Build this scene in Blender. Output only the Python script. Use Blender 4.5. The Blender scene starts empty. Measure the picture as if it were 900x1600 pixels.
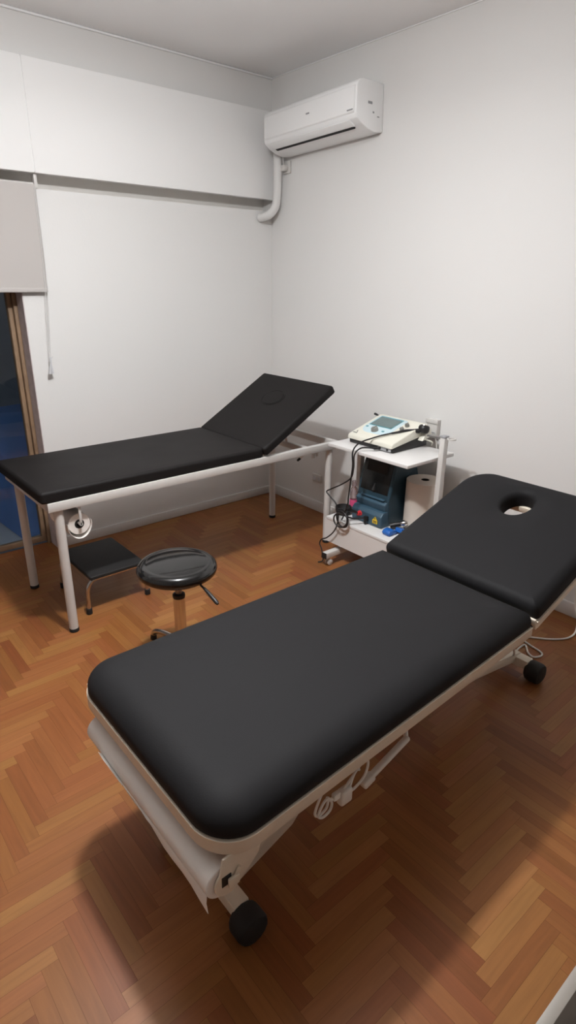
import bpy, bmesh, math, random
from mathutils import Vector, Matrix
random.seed(4)
C = bpy.context.scene
COL = C.collection
R = math.radians

# ------------------------------------------------------------------ materials
def srgb(r, g, b):
    f = lambda c: (c/255/12.92) if c/255 <= .04045 else ((c/255+.055)/1.055)**2.4
    return (f(r), f(g), f(b), 1)

def mat(name, col, rough=.5, metal=0, spec=.5, var=.04, vscale=8, bump=0, bscale=60, coat=0, rvar=.0):
    m = bpy.data.materials.new(name); m.use_nodes = True
    nt = m.node_tree; n = nt.nodes; l = nt.links
    b = n['Principled BSDF']
    b.inputs['Roughness'].default_value = rough
    b.inputs['Metallic'].default_value = metal
    b.inputs['Specular IOR Level'].default_value = spec
    b.inputs['Coat Weight'].default_value = coat
    tc = n.new('ShaderNodeTexCoord')
    nz = n.new('ShaderNodeTexNoise'); nz.inputs['Scale'].default_value = vscale; nz.inputs['Detail'].default_value = 4
    l.new(tc.outputs['Object'], nz.inputs['Vector'])
    mx = n.new('ShaderNodeMix'); mx.data_type = 'RGBA'
    mx.inputs[6].default_value = tuple(max(0, c*(1-var)) for c in col[:3])+(1,)
    mx.inputs[7].default_value = tuple(min(1, c*(1+var)) for c in col[:3])+(1,)
    l.new(nz.outputs['Fac'], mx.inputs[0]); l.new(mx.outputs[2], b.inputs['Base Color'])
    if rvar:
        mr = n.new('ShaderNodeMapRange'); mr.inputs['To Min'].default_value = rough-rvar; mr.inputs['To Max'].default_value = rough+rvar
        l.new(nz.outputs['Fac'], mr.inputs['Value']); l.new(mr.outputs['Result'], b.inputs['Roughness'])
    if bump:
        n2 = n.new('ShaderNodeTexNoise'); n2.inputs['Scale'].default_value = bscale; n2.inputs['Detail'].default_value = 3
        l.new(tc.outputs['Object'], n2.inputs['Vector'])
        bp = n.new('ShaderNodeBump'); bp.inputs['Strength'].default_value = bump; bp.inputs['Distance'].default_value = .002
        l.new(n2.outputs['Fac'], bp.inputs['Height']); l.new(bp.outputs['Normal'], b.inputs['Normal'])
    return m

M = {}
M['wall'] = mat('wall_paint', (.77, .76, .745, 1), .8, spec=.2, var=.012, vscale=3, bump=.15, bscale=90)
M['wall_unseen'] = mat('darkened_wall_paint', (.42, .40, .375, 1), .8, spec=.2, var=.02, vscale=3)  # walls out of view, darkened to weaken the room's bounce light
M['ceiling'] = mat('ceiling_paint', (.90, .90, .90, 1), .9, spec=.1, var=.01, vscale=2)
M['fascia'] = mat('white_fascia_paint', (.93, .925, .915, 1), .7, spec=.2, var=.01, vscale=3)
M['slot'] = mat('bare_plaster', (.86, .83, .79, 1), .9, spec=.1, var=.05)
M['jamb'] = mat('worn_mauve_paint', (.60, .53, .53, 1), .8, spec=.2, var=.25, vscale=25, bump=.4, bscale=40)
M['wood_frame'] = mat('old_brown_wood', (.29, .19, .115, 1), .6, var=.35, vscale=14, bump=.3, bscale=30)
M['skirting'] = mat('skirting_paint', (.74, .72, .70, 1), .6, var=.02)
M['vinyl'] = mat('charcoal_vinyl', (.0135, .013, .014, 1), .65, spec=.16, var=.05, vscale=6, bump=.12, bscale=260, rvar=.04)
M['vinyl_far'] = mat('black_vinyl', (.0115, .010, .0098, 1), .58, spec=.16, var=.05, vscale=6, bump=.12, bscale=260, rvar=.04)
M['gloss_vinyl'] = mat('glossy_black_vinyl', (.010, .0095, .0095, 1), .10, spec=.6, var=.05, vscale=6)
M['white_metal'] = mat('white_enamel', (.64, .62, .595, 1), .4, var=.015)
M['cream_metal'] = mat('cream_enamel', (.80, .71, .585, 1), .45, var=.02, vscale=10)
M['shaded_board'] = mat('shaded_melamine', (.33, .30, .265, 1), .45, var=.03)  # crate boards greyed, a shadow over them put into the base colour
M['board'] = mat('white_melamine', (.74, .725, .71, 1), .35, var=.012)
M['black_plastic'] = mat('black_plastic', (.014, .013, .013, 1), .45, var=.1)
M['rubber'] = mat('black_rubber', (.010, .009, .009, 1), .7, var=.1)
M['chrome'] = mat('chrome', (.62, .60, .58, 1), .18, metal=1, var=.02)
M['grey_metal'] = mat('grey_metal', (.30, .29, .28, 1), .35, metal=.8, var=.03)
M['paper'] = mat('paper_roll', (.92, .88, .84, 1), .9, spec=.1, var=.03, vscale=20, bump=.2, bscale=80)
M['paper_grey'] = mat('beige_paper', (.68, .61, .54, 1), .9, spec=.1, var=.03, vscale=20, bump=.2, bscale=80)
M['blind'] = mat('blind_fabric', (.50, .47, .45, 1), .9, spec=.1, var=.03, vscale=2, bump=.15, bscale=400)
M['ac'] = mat('ac_plastic', (.90, .90, .895, 1), .3, var=.008)
M['ac_grey'] = mat('grey_print', (.33, .33, .34, 1), .5, var=.02)
M['chain'] = mat('blind_cord', (.62, .61, .60, 1), .5, var=.03)
M['cord_white'] = mat('white_cord', (.80, .77, .72, 1), .5, var=.03)
M['cord_black'] = mat('black_cord', (.015, .013, .013, 1), .45, var=.05)
M['cream_plastic'] = mat('cream_plastic', (.78, .76, .66, 1), .35, var=.012)
M['panel_blue'] = mat('pale_blue_panel', (.58, .72, .76, 1), .4, var=.02)
M['teal_print'] = mat('teal_print', (.06, .27, .32, 1), .4, var=.02)
M['lcd'] = mat('lcd', (.11, .17, .17, 1), .2, var=.15, vscale=22)
M['knob_grey'] = mat('knob_grey', (.22, .22, .20, 1), .35, var=.04)
M['teal'] = mat('teal_plastic', (.020, .050, .072, 1), .42, var=.06)
M['teal_light'] = mat('blue_grey_plastic', (.040, .088, .130, 1), .42, var=.06)
M['dark_panel'] = mat('smoked_panel', (.010, .012, .013, 1), .25, var=.06)
M['red'] = mat('red_plastic', (.65, .03, .04, 1), .35, var=.04)
M['yellow'] = mat('yellow_label', (.75, .52, .03, 1), .5, var=.04)
M['blue'] = mat('blue_plastic', (.015, .12, .45, 1), .4, var=.05)
M['tarp'] = mat('blue_tarpaulin', (.10, .21, .48, 1), .55, var=.15, vscale=5, bump=.3, bscale=12)
M['balcony'] = mat('balcony_tile', (.35, .38, .43, 1), .7, var=.06)
M['night'] = mat('balcony_render', (.26, .28, .31, 1), .9, var=.1)
M['label_white'] = mat('label_white', (.6, .6, .62, 1), .5, var=.02)

def glassy(name, col, rough, clear):
    m = bpy.data.materials.new(name); m.use_nodes = True
    b = m.node_tree.nodes['Principled BSDF']
    nt = m.node_tree
    nz = nt.nodes.new('ShaderNodeTexNoise'); nz.inputs['Scale'].default_value = 5
    mr = nt.nodes.new('ShaderNodeMapRange'); mr.inputs['To Min'].default_value = rough; mr.inputs['To Max'].default_value = rough+.03
    nt.links.new(nz.outputs['Fac'], mr.inputs['Value']); nt.links.new(mr.outputs['Result'], b.inputs['Roughness'])
    b.inputs['Base Color'].default_value = col
    b.inputs['Transmission Weight'].default_value = clear
    b.inputs['IOR'].default_value = 1.45
    return m
M['glass'] = glassy('window_glass', (.85, .9, .92, 1), .0, 1)
M['pink_bottle'] = glassy('clear_bottle', (.80, .66, .68, 1), .05, .85)
M['pink_liquid'] = mat('pink_label', (.75, .10, .24, 1), .4, var=.1, vscale=40)

# parquet
def parquet():
    m = bpy.data.materials.new('herringbone_parquet'); m.use_nodes = True
    nt = m.node_tree; n = nt.nodes; l = nt.links; b = n['Principled BSDF']
    at = n.new('ShaderNodeAttribute'); at.attribute_name = 'tone'
    at2 = n.new('ShaderNodeAttribute'); at2.attribute_name = 'hue'
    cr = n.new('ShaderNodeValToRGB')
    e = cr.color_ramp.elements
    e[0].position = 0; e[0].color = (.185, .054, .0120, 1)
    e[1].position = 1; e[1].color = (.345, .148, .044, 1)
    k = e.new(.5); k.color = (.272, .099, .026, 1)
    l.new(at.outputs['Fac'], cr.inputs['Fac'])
    uv = n.new('ShaderNodeUVMap'); uv.uv_map = 'grain'
    mp = n.new('ShaderNodeMapping'); mp.inputs['Scale'].default_value = (5, 70, 1)
    l.new(uv.outputs['UV'], mp.inputs['Vector'])
    nz = n.new('ShaderNodeTexNoise'); nz.inputs['Scale'].default_value = 1; nz.inputs['Detail'].default_value = 5; nz.inputs['Distortion'].default_value = .6
    l.new(mp.outputs['Vector'], nz.inputs['Vector'])
    mr = n.new('ShaderNodeMapRange'); mr.inputs['From Min'].default_value = .3; mr.inputs['From Max'].default_value = .7
    mr.inputs['To Min'].default_value = .90; mr.inputs['To Max'].default_value = 1.08
    l.new(nz.outputs['Fac'], mr.inputs['Value'])
    mx = n.new('ShaderNodeMix'); mx.data_type = 'RGBA'; mx.blend_type = 'MULTIPLY'; mx.inputs[0].default_value = 1
    l.new(cr.outputs['Color'], mx.inputs[6]); l.new(mr.outputs['Result'], mx.inputs[7])
    hs = n.new('ShaderNodeHueSaturation')
    mh = n.new('ShaderNodeMapRange'); mh.inputs['To Min'].default_value = .494; mh.inputs['To Max'].default_value = .507
    l.new(at2.outputs['Fac'], mh.inputs['Value']); l.new(mh.outputs['Result'], hs.inputs['Hue'])
    hs.inputs['Saturation'].default_value = .98
    l.new(mx.outputs[2], hs.inputs['Color'])
    l.new(hs.outputs['Color'], b.inputs['Base Color'])
    tc = n.new('ShaderNodeTexCoord')
    n3 = n.new('ShaderNodeTexNoise'); n3.inputs['Scale'].default_value = 3.5; n3.inputs['Detail'].default_value = 5
    l.new(tc.outputs['Object'], n3.inputs['Vector'])
    m3 = n.new('ShaderNodeMapRange'); m3.inputs['To Min'].default_value = .30; m3.inputs['To Max'].default_value = .52
    l.new(n3.outputs['Fac'], m3.inputs['Value']); l.new(m3.outputs['Result'], b.inputs['Roughness'])
    bp = n.new('ShaderNodeBump'); bp.inputs['Strength'].default_value = .1; bp.inputs['Distance'].default_value = .001
    l.new(nz.outputs['Fac'], bp.inputs['Height']); l.new(bp.outputs['Normal'], b.inputs['Normal'])
    b.inputs['Specular IOR Level'].default_value = .3
    return m
M['parquet'] = parquet()
M['gap'] = mat('dark_floor_gap', (.06, .026, .012, 1), .9, spec=.1)

# ------------------------------------------------------------------ mesh helpers
class MB:
    def __init__(self, T=None):
        self.bm = bmesh.new(); self.T = T
    def _fin(self, verts, T=None):
        T = T or self.T
        if T is not None:
            for v in verts: v.co = T @ v.co
    def box(self, x0, x1, y0, y1, z0, z1, bev=0, seg=2, T=None):
        g = bmesh.ops.create_cube(self.bm, size=1)
        vs = g['verts']
        for v in vs:
            v.co = Vector(((x0+x1)/2+v.co.x*(x1-x0), (y0+y1)/2+v.co.y*(y1-y0), (z0+z1)/2+v.co.z*(z1-z0)))
        if bev:
            es = {e for v in vs for e in v.link_edges}
            r = bmesh.ops.bevel(self.bm, geom=list(es), offset=bev, segments=seg, affect='EDGES', profile=.5, clamp_overlap=True)
            vs = list({v for f in r['faces'] for v in f.verts} | {v for v in vs if v.is_valid})
        self._fin(vs, T); return self
    def rings(self, rings, cap=True, closed=False, T=None):
        bm = self.bm
        vr = [[bm.verts.new(p) for p in r] for r in rings]
        n = len(vr[0]); k = len(vr)
        for i in range(k if closed else k-1):
            a, b = vr[i], vr[(i+1) % k]
            for j in range(n):
                bm.faces.new((a[j], a[(j+1) % n], b[(j+1) % n], b[j]))
        if cap and not closed:
            bm.faces.new(list(reversed(vr[0]))); bm.faces.new(vr[-1])
        self._fin([v for r in vr for v in r], T); return self
    def tube(self, pts, r, seg=10, T=None, cap=True):
        pts = [Vector(p) for p in pts]
        rr = r if isinstance(r, (list, tuple)) else [r]*len(pts)
        rings = []; up = None
        for i, p in enumerate(pts):
            t = (pts[min(i+1, len(pts)-1)]-pts[max(i-1, 0)]).normalized()
            if up is None:
                up = Vector((0, 0, 1)) if abs(t.z) < .9 else Vector((1, 0, 0))
            a = t.cross(up)
            if a.length < 1e-4: a = t.orthogonal()
            a.normalize(); b = t.cross(a).normalized(); up = a.cross(t).normalized()
            rings.append([p+rr[i]*(math.cos(2*math.pi*k/seg)*a+math.sin(2*math.pi*k/seg)*b) for k in range(seg)])
        return self.rings(rings, cap, T=T)
    def lathe(self, prof, c=(0, 0, 0), axis='z', seg=32, T=None, cap=True):
        c = Vector(c); rings = []
        for r, h in prof:
            ring = []
            for k in range(seg):
                a = 2*math.pi*k/seg; u, v = r*math.cos(a), r*math.sin(a)
                ring.append(c+(Vector((u, v, h)) if axis == 'z' else Vector((v, h, u)) if axis == 'y' else Vector((h, u, v))))
            rings.append(ring)
        return self.rings(rings, cap, T=T)
    def prism(self, poly, y0, y1, T=None, bev=0, seg=2):
        """polygon of (x,z) extruded along y"""
        bm = self.bm
        a = [bm.verts.new((x, y0, z)) for x, z in poly]; b = [bm.verts.new((x, y1, z)) for x, z in poly]
        n = len(poly)
        fs = [bm.faces.new(a), bm.faces.new(list(reversed(b)))]
        for i in range(n): fs.append(bm.faces.new((a[i], b[i], b[(i+1) % n], a[(i+1) % n])))
        vs = a+b
        bmesh.ops.recalc_face_normals(bm, faces=fs)
        if bev:
            es = {e for v in vs for e in v.link_edges}
            r = bmesh.ops.bevel(bm, geom=list(es), offset=bev, segments=seg, affect='EDGES', profile=.5, clamp_overlap=True)
            vs = list({v for f in r['faces'] for v in f.verts} | {v for v in vs if v.is_valid})
        self._fin(vs, T); return self
    def build(self, name, m, parent=None, org=(0, 0, 0), sharp=38, smooth=True):
        bm = self.bm
        bmesh.ops.recalc_face_normals(bm, faces=bm.faces[:])
        o_ = Vector(org)
        for v in bm.verts: v.co -= o_
        me = bpy.data.meshes.new(name); bm.to_mesh(me); bm.free()
        if smooth:
            for p in me.polygons: p.use_smooth = True
            me.set_sharp_from_angle(angle=R(sharp))
        for x in (m if isinstance(m, (list, tuple)) else [m]): me.materials.append(x)
        o = bpy.data.objects.new(name, me); COL.objects.link(o)
        if parent is not None: o.parent = parent
        return o

def spline(pts, n=8, closed=False):
    pts = [Vector(p) for p in pts]; out = []
    N = len(pts)
    for i in range(N if closed else N-1):
        if closed: p0, p1, p2, p3 = pts[(i-1) % N], pts[i], pts[(i+1) % N], pts[(i+2) % N]
        else: p0, p1, p2, p3 = pts[max(i-1, 0)], pts[i], pts[i+1], pts[min(i+2, N-1)]
        for k in range(n):
            t = k/n
            out.append(.5*((2*p1)+(p2-p0)*t+(2*p0-5*p1+4*p2-p3)*t*t+(3*p1-p0-3*p2+p3)*t**3))
    out.append(pts[0] if closed else pts[-1])
    return out

def rrect(x0, x1, y0, y1, rad, seg=10):
    """rounded rectangle outline; rad = radius of the corners (x0y0, x1y0, x1y1, x0y1)"""
    if not isinstance(rad, (list, tuple)): rad = [rad]*4
    cs = [(x0, y0, 1, 1, 180), (x1, y0, -1, 1, 270), (x1, y1, -1, -1, 0), (x0, y1, 1, -1, 90)]
    out = []
    for (x, y, sx, sy, a0), r in zip(cs, rad):
        for k in range(seg+1):
            a = R(a0+90*k/seg)
            out.append((x+sx*r+r*math.cos(a), y+sy*r+r*math.sin(a)))
    return out

def inset(poly, d):
    """move every outline point inwards by d along its normal"""
    n = len(poly); out = []
    for i in range(n):
        a = Vector(poly[i-1]); b = Vector(poly[(i+1) % n]); t = (b-a)
        if t.length < 1e-9: t = Vector((1, 0))
        t.normalize(); nm = Vector((-t.y, t.x))
        out.append((poly[i][0]+nm.x*d, poly[i][1]+nm.y*d))
    return out

def rr_fn(x0, x1, y0, y1, rad, seg=10, ns=24, warp=None):
    """outline of a rounded rectangle as a function of the inset distance"""
    if not isinstance(rad, (list, tuple)): rad = [rad]*4
    def fn(d):
        rs = [max(r-d, .0015) for r in rad]
        p = rrect(x0+d, x1-d, y0+d, y1-d, rs, seg)
        out = []; k = seg+1
        for c in range(4):
            out += p[c*k:(c+1)*k]
            a, b = p[(c+1)*k-1], p[((c+1)*k) % (4*k)]
            out += [(a[0]+(b[0]-a[0])*i/ns, a[1]+(b[1]-a[1])*i/ns) for i in range(1, ns)]
        return [warp(q) for q in out] if warp else out
    return fn

def pad(mb, fn, z0, z1, r, rb=.008, dome=.004, hole=None, T=None, rx=None):
    """upholstered slab: outline function, soft top edge (r high, rx wide), slight dome; hole = (cx, cy, rx, ry)"""
    rx_ = rx or r
    o0 = fn(0); nn = len(o0)
    cx = sum(p[0] for p in o0)/nn; cy = sum(p[1] for p in o0)/nn
    side = [[(x, y, z0) for x, y in fn(rb)], [(x, y, z0+rb) for x, y in o0]]
    for k in range(0, 10):
        a = R(90*k/9)
        side.append([(x, y, z1-r+r*math.sin(a)) for x, y in fn(rx_*(1-math.cos(a)))])
    base = fn(rx_)
    if hole is None:
        top = []
        for f, h in ((.8, .4), (.5, .8), (.2, .97), (.05, 1)):
            top.append([(cx+(x-cx)*f, cy+(y-cy)*f, z1+dome*h) for x, y in base])
        mb.rings(side+top, T=T)
        return mb
    hx, hy, hrx, hry = hole
    def oval(k, z):
        out = []
        for x, y in o0:
            a = math.atan2((y-hy)/hry, (x-hx)/hrx)
            out.append((hx+k*hrx*math.cos(a), hy+k*hry*math.sin(a), z))
        return out
    ho = oval(1.28, z1)
    def mix(f, dz): return [(p[0]*(1-f)+q[0]*f, p[1]*(1-f)+q[1]*f, z1+dz) for p, q in zip(base, ho)]
    rings = side+[mix(.35, dome), mix(.7, dome), ho, oval(1.16, z1-.004), oval(1.06, z1-.012), oval(1.0, z1-.025), oval(1.0, z0)]
    mb.rings(rings, closed=True, T=T)
    return mb

def empty(name, loc, label, cat, group=None):
    o = bpy.data.objects.new(name, None); o.empty_display_size = .1
    o.location = loc; COL.objects.link(o); tag(o, label, cat, group); return o
def tag(o, label, cat, group=None):
    o['label'] = label; o['category'] = cat
    if group: o['group'] = group
    return o
def struct(o):
    o['kind'] = 'structure'; return o
def lab(o, t):
    o['label'] = t; return o

# ------------------------------------------------------------------ room shell
XL, YF, ZC = -4.3, -4.5, 2.715
YS = .125         # parquet ends under the balcony door

def make_floor():
    bm = bmesh.new()
    tone = bm.faces.layers.float.new('tone_f'); hue = bm.faces.layers.float.new('hue_f')
    uvl = bm.loops.layers.uv.new('grain')
    W = .042; n = 7; g = .00022
    ax, ay = -1.68-40*W*2*1, -2.955           # a plank start measured in the photo
    def quad(x0, x1, y0, y1, horiz):
        x0, x1, y0, y1 = max(x0, XL), min(x1, .0), max(y0, YF), min(y1, YS)
        if x1-x0 < .004 or y1-y0 < .004: return
        vs = [bm.verts.new((x, y, 0)) for x, y in ((x0+g, y0+g), (x1-g, y0+g), (x1-g, y1-g), (x0+g, y1-g))]
        f = bm.faces.new(vs)
        t = random.gauss(.62 if horiz else .36, .13)  # x planks lighter, y planks darker: directional sheen put into the colour
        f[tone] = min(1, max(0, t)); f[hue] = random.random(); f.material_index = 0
        ou, ov = random.random()*50, random.random()*50
        for lp in f.loops:
            x, y = lp.vert.co.x, lp.vert.co.y
            lp[uvl].uv = (x+ou, y+ov) if horiz else (y+ou, x+ov)
    i0 = int((XL+1.68)/W)-2*n; i1 = int(1.68/W)+2*n
    j0 = int((YF-ay)/W)-2*n; j1 = int((YS-ay)/W)+2*n
    for j in range(j0, j1):
        for i in range(i0, i1):
            d = (i-j) % (2*n)
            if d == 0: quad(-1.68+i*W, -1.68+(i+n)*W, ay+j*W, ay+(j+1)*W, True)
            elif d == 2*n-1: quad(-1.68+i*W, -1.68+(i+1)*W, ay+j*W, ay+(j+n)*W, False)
    f = bm.faces.new([bm.verts.new(p) for p in ((XL-.2, YF-.2, -.0012), (.2, YF-.2, -.0012), (.2, YS, -.0012), (XL-.2, YS, -.0012))])
    f.material_index = 1
    f2 = bm.faces.new([bm.verts.new(p) for p in ((XL-.2, YF-.2, -.12), (XL-.2, YS, -.12), (.2, YS, -.12), (.2, YF-.2, -.12))])
    f2.material_index = 1
    tl = [(f_[tone], f_[hue]) for f_ in bm.faces]
    me = bpy.data.meshes.new('floor'); bm.to_mesh(me); bm.free()
    for nm, q in (('tone', 0), ('hue', 1)):
        me.attributes.new(nm, 'FLOAT', 'FACE')
        me.attributes[nm].data.foreach_set('value', [t[q] for t in tl])
    me.materials.append(M['parquet']); me.materials.append(M['gap'])
    o = bpy.data.objects.new('floor', me); COL.objects.link(o); return struct(o)
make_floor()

m = MB(); m.box(XL-.2, .2, YF-.2, .3, ZC, ZC+.12)
struct(m.build('ceiling', M['ceiling']))
m = MB(); m.box(0, .2, YF-.2, .45, -.12, ZC)
struct(m.build('wall_right', M['wall']))
m = MB(); m.box(XL-.2, XL, YF-.2, .45, -.12, ZC)
struct(m.build('wall_left', M['wall_unseen']))
m = MB(); m.box(XL, 0, YF-.2, YF, -.12, ZC)
struct(m.build('wall_front', M['wall_unseen']))
DX0, DX1 = -3.3, -1.68      # balcony door opening
ZS = 1.97                   # top of the lower wall, below the shutter slot
m = MB()
m.box(DX1, 0, 0, .22, -.12, ZS)
m.box(XL, DX0, 0, .22, -.12, ZS)
m.box(XL, 0, .0, .3, 2.52, ZC)
struct(m.build('wall_back', M['wall']))
m = MB(); m.box(XL, 0, .10, .3, ZS-.0, 2.52)
m.box(XL, 0, .0, .10, 2.05, 2.52)
struct(m.build('trim_1', M['slot']))                 # shadowed recess behind the shutter box
m = MB()
m.box(XL, -1.551, -.042, 0, 2.035, 2.525, bev=.004)
m.box(-1.549, -.002, -.042, 0, 2.035, 2.525, bev=.004)
m.box(XL, -.002, -.042+.004, .0, 2.04, 2.52)
struct(m.build('trim_2', M['fascia']))                 # white shutter box fascia
m = MB()
# cove bead where walls meet ceiling
m.box(XL, 0, -.012, 0, ZC-.012, ZC, bev=.005)
m.box(-.006, 0, YF, 0, ZC-.006, ZC, bev=.002)
struct(m.build('trim_3', M['ceiling']))
m = MB(); m.box(-.014, 0, YF, -.0, 0, .075, bev=.004)
struct(m.build('baseboard_right', M['skirting']))
m = MB(); m.box(DX1+.01, -.014, -.012, 0, 0, .06, bev=.004)
struct(m.build('baseboard_back', M['skirting']))
# vertical bracket where the blind recess begins
m = MB(); m.box(-1.552, -1.536, -.02, .02, 1.972, 2.034, bev=.002)
struct(m.build('trim_4', M['white_metal']))

# balcony door
m = MB(); m.box(DX1-.004, DX1, .002, .10, 0, ZS)
m.box(DX0, DX0+.004, .002, .10, 0, ZS)
struct(m.build('trim_5', M['jamb']))
d = bpy.data.objects.new('door_1', None); d.location = ((DX0+DX1)/2, .13, 0); COL.objects.link(d); struct(d)
org = d.location
m = MB()
for s, x in ((1, DX1-.004), (-1, DX0+.004)):
    x0, x1 = sorted((x, x-s*.020))
    m.box(x0, x1, .10, .175, 0, ZS, bev=.004)
m.box(DX0, DX1, .10, .175, ZS-.04, ZS, bev=.004)
m.build('door_frame', M['wood_frame'], d, org)
m = MB()
xa, xb = DX0+.026, DX1-.026
for x0, x1 in ((xb-.024, xb), (xa, xa+.024), ((xa+xb)/2-.04, (xa+xb)/2+.04)):
    m.box(x0, x1, .118, .162, .015, ZS-.05, bev=.005)
m.box(xa, xb, .118, .162, ZS-.11, ZS-.05, bev=.005); m.box(xa, xb, .12, .16, .012, .045, bev=.004)
m.build('door_leaf', M['wood_frame'], d, org)
m = MB(); m.box(xa+.024, xb-.024, .137, .143, .045, ZS-.11)
m.build('glass_pane', M['glass'], d, org)

# balcony outside
m = MB(); m.box(XL-1, 1.2, YS, 2.6, -.12, -.012)
o = struct(m.build('floor_balcony', M['balcony']))
m = MB(); m.box(XL-1, 4.2, 2.6, 2.7, -.12, 3.2)
o = struct(m.build('wall_balcony', M['night']))
def tarp():
    mb = MB(); N, K = 26, 18; grid = []
    B0, B1 = Vector((-1.85, .95, -.008)), Vector((-1.80, .275, -.008))
    T0, T1 = Vector((-1.70, 1.15, .66)), Vector((-1.30, 1.28, .62))
    fr = []
    for k in range(K+1):
        t = k/K; row = []
        for i in range(N+1):
            u = i/N*1.25-.25
            p = (B0.lerp(B1, u)).lerp(T0.lerp(T1, u), t)
            p = p+Vector((.8, .25, 0)).normalized()*(-.02*math.sin(9*u+6*t)*math.sin(math.pi*t)+.013*math.sin(t*34+u*3)*math.sin(math.pi*min(1, t*1.0)))
            row.append(p)
        fr.append(row)
    # back side gives the heap its thickness
    back = [[p+Vector((.45, .12, 0))*(1-.2*k/K) for p in row] for k, row in enumerate(fr)]
    rings = [fr[k]+list(reversed(back[k])) for k in range(K+1)]
    mb.rings(rings)
    return mb
o = tarp().build('tarpaulin', M['tarp'], None, (-1.6, .9, 0), sharp=60); o.location = (-1.6, .9, 0)
tag(o, 'blue tarpaulin over a heap on the dark balcony behind the door', 'tarpaulin')

# ------------------------------------------------------------------ roller blind
bl = empty('roller_blind', (-2.4, -.03, 1.97), 'grey beige roller blind half lowered over the balcony door at the left edge', 'blind')
org = bl.location
m = MB(); m.box(-3.25, -1.555, -.0315, -.0295, 1.492, 1.985)
m.build('blind_fabric', M['blind'], bl, org)
m = MB(); m.box(-3.25, -1.555, -.036, -.025, 1.474, 1.496, bev=.004)
m.build('bottom_bar', M['blind'], bl, org)
m = MB(); m.lathe([(.006, -3.26), (.012, -3.26), (.012, -1.545), (.006, -1.545)], (0, .004, 1.985), 'x', 20)
m.build('roller', M['white_metal'], bl, org)
m = MB()
m.tube(spline([(-1.562, -.034, 1.97), (-1.567, -.036, 1.60), (-1.583, -.038, 1.35), (-1.597, -.04, 1.14)]), .0014, 6)
m.tube(spline([(-1.556, -.040, 1.97), (-1.558, -.041, 1.60), (-1.573, -.042, 1.35), (-1.592, -.042, 1.14)]), .0014, 6)
m.build('pull_cord', M['chain'], bl, org)
m = MB()
m.lathe([(.002, 1.143), (.006, 1.135), (.005, 1.115), (.003, 1.105)], (-1.595, -.042, 0), 'z', 12)
m.tube([(-1.597, -.042, 1.107), (-1.606, -.042, 1.050)], [.003, .009], 8)
m.tube([(-1.594, -.042, 1.107), (-1.590, -.043, 1.052)], [.003, .007], 8)
m.tube([(-1.594, -.042, 1.13), (-1.578, -.043, 1.143)], [.003, .001], 6)
m.build('cord_tassel', M['label_white'], bl, org)

# ------------------------------------------------------------------ air conditioner
ac = empty('air_conditioner', (0, -.56, 2.27), 'white split air conditioner mounted high on the right wall in the corner', 'air conditioner')
org = ac.location
Y0, Y1 = -.945, -.18
prof = [(-.001, 2.495), (-.150, 2.495), (-.178, 2.490), (-.196, 2.476), (-.203, 2.455), (-.206, 2.335), (-.198, 2.318), (-.165, 2.297), (-.115, 2.278), (-.06, 2.268), (-.001, 2.275)]
m = MB(); m.prism(prof, Y0, Y1, bev=.006, seg=3)
m.build('housing', M['ac'], ac, org, sharp=30)
m = MB(); m.prism([(-.2035, 2.462), (-.2085, 2.455), (-.2115, 2.345), (-.206, 2.338), (-.203, 2.345)], Y0+.012, Y1-.012, bev=.0015)
m.build('front_panel', M['ac'], ac, org)
m = MB(); m.prism([(-.200, 2.316), (-.203, 2.312), (-.170, 2.2905), (-.158, 2.290), (-.160, 2.297)], Y0+.05, Y1-.05, bev=.0015)
m.build('louver', M['ac'], ac, org)
m = MB(); m.prism([(-.168, 2.2955), (-.162, 2.2885), (-.148, 2.2835), (-.146, 2.292)], Y0+.06, Y1-.06)
m.build('air_slot', M['rubber'], ac, org)
m = MB()
m.box(-.2145, -.2105, -.592, -.568, 2.399, 2.405)
m.build('brand_mark', M['ac_grey'], ac, org)
m = MB(); m.box(-.2145, -.2105, -.925, -.885, 2.352, 2.357)
m.build('status_mark', M['ac_grey'], ac, org)
m = MB()
m.box(-.120, -.088, Y0-.0008, Y0+.002, 2.390, 2.402)
m.build('side_label', M['ac_grey'], ac, org)
for q in ((-.083, -.072, 2.352, 2.360), (-.048, -.032, 2.338, 2.343)):
    m = MB(); m.box(q[0], q[1], Y0-.0008, Y0+.002, q[2], q[3]); m.build('side_label', M['ac_grey'], ac, org)
pth = spline([(-.05, -.118, 2.30), (-.050, -.118, 2.20), (-.050, -.110, 2.08), (-.055, -.100, 2.01), (-.075, -.070, 1.965), (-.098, -.03, 1.948), (-.105, .004, 1.945)], 8)
m = MB(); m.tube(pth, .026, 16)
m.build('pipe_sleeve', M['wall'], ac, org)
ac.rotation_euler.x = R(-1.8)
so = empty('wall_socket', (0, -.16, 2.215), 'white wall socket under the air conditioner beside its pipe', 'wall socket')
org = so.location
m = MB(); m.box(-.014, 0, -.195, -.128, 2.175, 2.245, bev=.003)
m.build('socket_plate', M['white_metal'], so, org)
m = MB(); m.box(-.045, -.012, -.178, -.140, 2.188, 2.222, bev=.005); m.tube(spline([(-.03, -.16, 2.22), (-.034, -.155, 2.25), (-.04, -.17, 2.28)]), .004, 8)
m.build('plug', M['white_metal'], so, org)

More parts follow.
